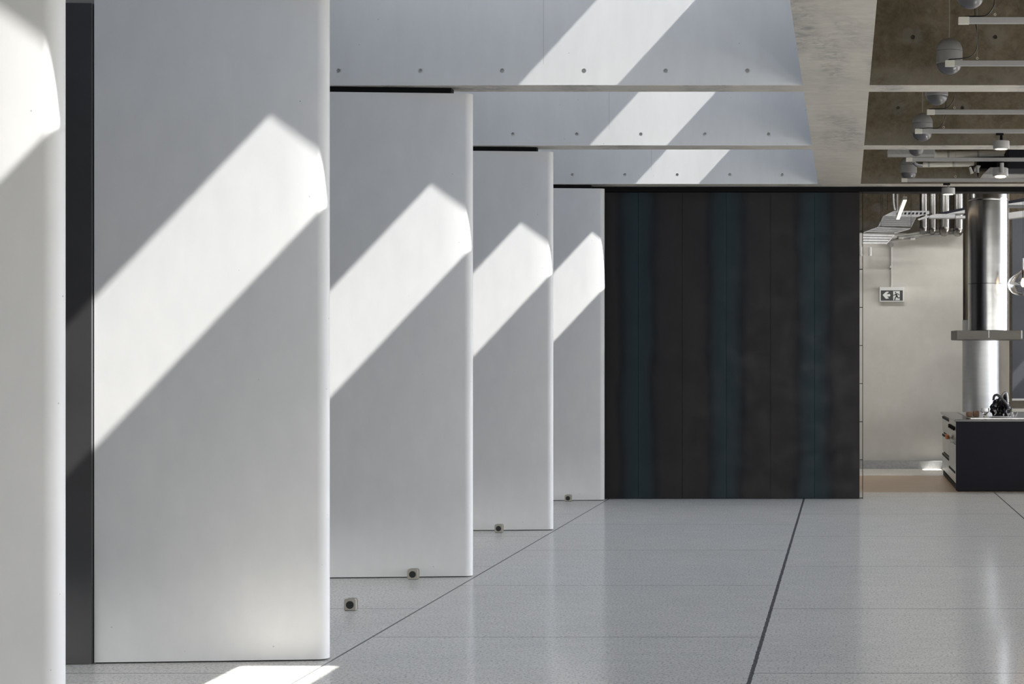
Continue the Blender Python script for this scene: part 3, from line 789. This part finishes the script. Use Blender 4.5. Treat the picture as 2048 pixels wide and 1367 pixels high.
# plan: the end face runs straight back
obj('front_panel', box(B(), xa, 5.2, Y0, Y0+.03, .01, zt-.03), 'charcoal', ic)
obj('carcass', box(B(), xa+.03, 5.2, Y0+.031, Y1, .06, zt-.03), 'black', ic)
obj('plinth', box(B(), xa+.02, 5.15, Y0+.031, Y1-.02, 0, .0595), 'black', ic)
obj('worktop', box(B(), xa-.015, 5.25, Y0-.02, Y1+.02, zt-.029, zt+.0), 'counter', ic, bevel=.003)
hob = obj('hob_plate', box(B(), xa+.2, 4.6, Y0+.25, Y1-.3, zt+.0005, zt+.006), 'brushed', ic)
# end face: tall drawer stack far, oven near
ysplit = 22.55
def endp(y0, y1, z0, z1, mat='brushed', name='drawer', par=None, th=.02):
    return obj(name, box(B(), xa+.03-th, xa+.0295, y0, y1, z0, z1, .002), mat, par or ic)
for z0, z1 in ((.085, .33), (.35, .60), (.62, .845)):
    d = endp(ysplit+.012, Y1-.02, z0, z1-.012)
    obj('handle_recess', box(B(), xa+.004, xa+.0098, ysplit+.03, Y1-.05, z1-.045, z1-.016), 'black', d)
dn = endp(Y0+.035, ysplit-.012, .085, .56, name='oven_door')
obj('window_edge', box(B(), xa+.003, xa+.0098, Y0+.3, ysplit-.05, .20, .225), 'black', dn)
cp = endp(Y0+.035, ysplit-.012, .572, .845, name='control_panel')
for k in range(4):
    yy = Y0+.35+k*.3
    kb = tube(B(), [(xa+.009, yy, .76), (xa-.02, yy, .76)], .025, 14, False)
    obj('knob', kb, 'black', cp, smooth=35)
obj('handle', tube(B(), [(xa+.008, Y0+.15, .60), (xa-.05, Y0+.16, .60), (xa-.05, ysplit-.16, .60), (xa+.008, ysplit-.15, .60)], .012, 10, False), 'white', dn, smooth=35)
tw = B(); box(tw, xa-.066, xa-.034, Y0+.75, Y0+1.15, .60, .66, .012)
tag(obj('folded_cloth', tw, 'copper'), 'small orange-brown cloth draped over the oven handle', 'cloth')

# things on the counter
zc = zt+.007
def blob(name, cx, cy, sx, sy, sz, mat, label, cat, seed, amp=.25, par=None, sub=3, freq=6):
    b = B(); bmesh.ops.create_icosphere(b, subdivisions=sub, radius=1)
    for v in b.verts:
        n_ = noise.noise(v.co*freq*.3+Vector((seed, 0, 0)))*amp+noise.noise(v.co*freq+Vector((0, seed, 0)))*amp*.5
        c_ = v.co*(1+n_); z = max(c_.z, -.8)
        v.co = Vector((cx+c_.x*sx, cy+c_.y*sy, zc+(z+.8)/1.8*sz))
    o = obj(name, b, mat, par, smooth=True if name != 'bag_body' else False)
    if label: tag(o, label, cat)
    return o
yo = 21.7
for px, wd, h, lb, sd_ in ((1939, .042, .065, 'small light brown block at the end of the row by the glass', 1), (1952.5, .04, .075, 'darker brown block touching the drinking glass', 2)):
    p = P(px, 0, yo); b = B(); box(b, p.x-wd, p.x+wd*.9, yo-.05, yo+.05, zc, zc+h, .015)
    tag(obj('brown_block', b, 'brownblock', smooth=True), lb, 'block')
gx2 = P(1970, 0, yo-.1).x; gyy = yo-.1
b = B()
prof = [(0, zc), (.03, zc+.0), (.034, zc+.01), (.012, zc+.02), (.03, zc+.045), (.052, zc+.07), (.05, zc+.115), (.047, zc+.115), (.048, zc+.07), (.026, zc+.05), (0, zc+.045)]
lathe(b, prof, gx2, gyy, 32)
tag(obj('drinking_glass', b, 'glass', smooth=True), 'short clear stemmed glass between the brown block and the black bag', 'glass')
bg_ = thing('plastic_bag', 'crumpled shiny black bag with a grey strap on the counter', 'bag', (P(2000, 0, yo).x, yo, zc))
b = B(); bmesh.ops.create_icosphere(b, subdivisions=4, radius=1)
cx = P(1999.5, 0, yo).x
for v in b.verts:
    a_ = noise.noise(v.co*1.1+Vector((3, 1, 0)))*.35; cr = noise.noise(v.co*3.2+Vector((9, 4, 2)))
    k = 1+a_+abs(cr)*.6-.15
    z = max(v.co.z*k, -.55)
    up = (z+.55)/1.55
    v.co = Vector((cx+.0+v.co.x*k*.135*(1-.5*up*up)+.045*up, yo+v.co.y*k*.10, zc+up*.275))
obj('bag_body', b, 'bag', bg_, smooth=22)
obj('strap', tube(B(), [P(1987, 800, yo-.12), P(1989, 791, yo-.13), P(1996, 790, yo-.14), P(2006, 799, yo-.14), P(2014, 809, yo-.12), P(2016, 816, yo-.1)], .017, 8), 'strap', bg_, smooth=True)
obj('handle_loop', tube(B(), [P(2001, 800, yo-.05), P(2006, 788, yo-.06), P(2012, 784.5, yo-.06), P(2014.5, 795, yo-.05), P(2015, 808, yo-.05)], .015, 8), 'galv', bg_, smooth=True)
p = P(1999, 0, yo-.36)
tag(obj('serving_plate', lathe(B(), [(.09, zc), (.15, zc+.012), (.15, zc+.016), (.085, zc+.006)], p.x, yo-.36, 40), 'white', smooth=35), 'thin white plate lying in front of the black bag', 'plate')
p = P(2029, 0, yo); b = B(); lathe(b, [(.02, zc), (.04, zc+.03), (.045, zc+.055), (.041, zc+.055), (.018, zc+.006)], p.x, yo, 24)
tag(obj('glass_bowl', b, 'glass', smooth=True), 'small clear bowl beside the black bag', 'bowl')
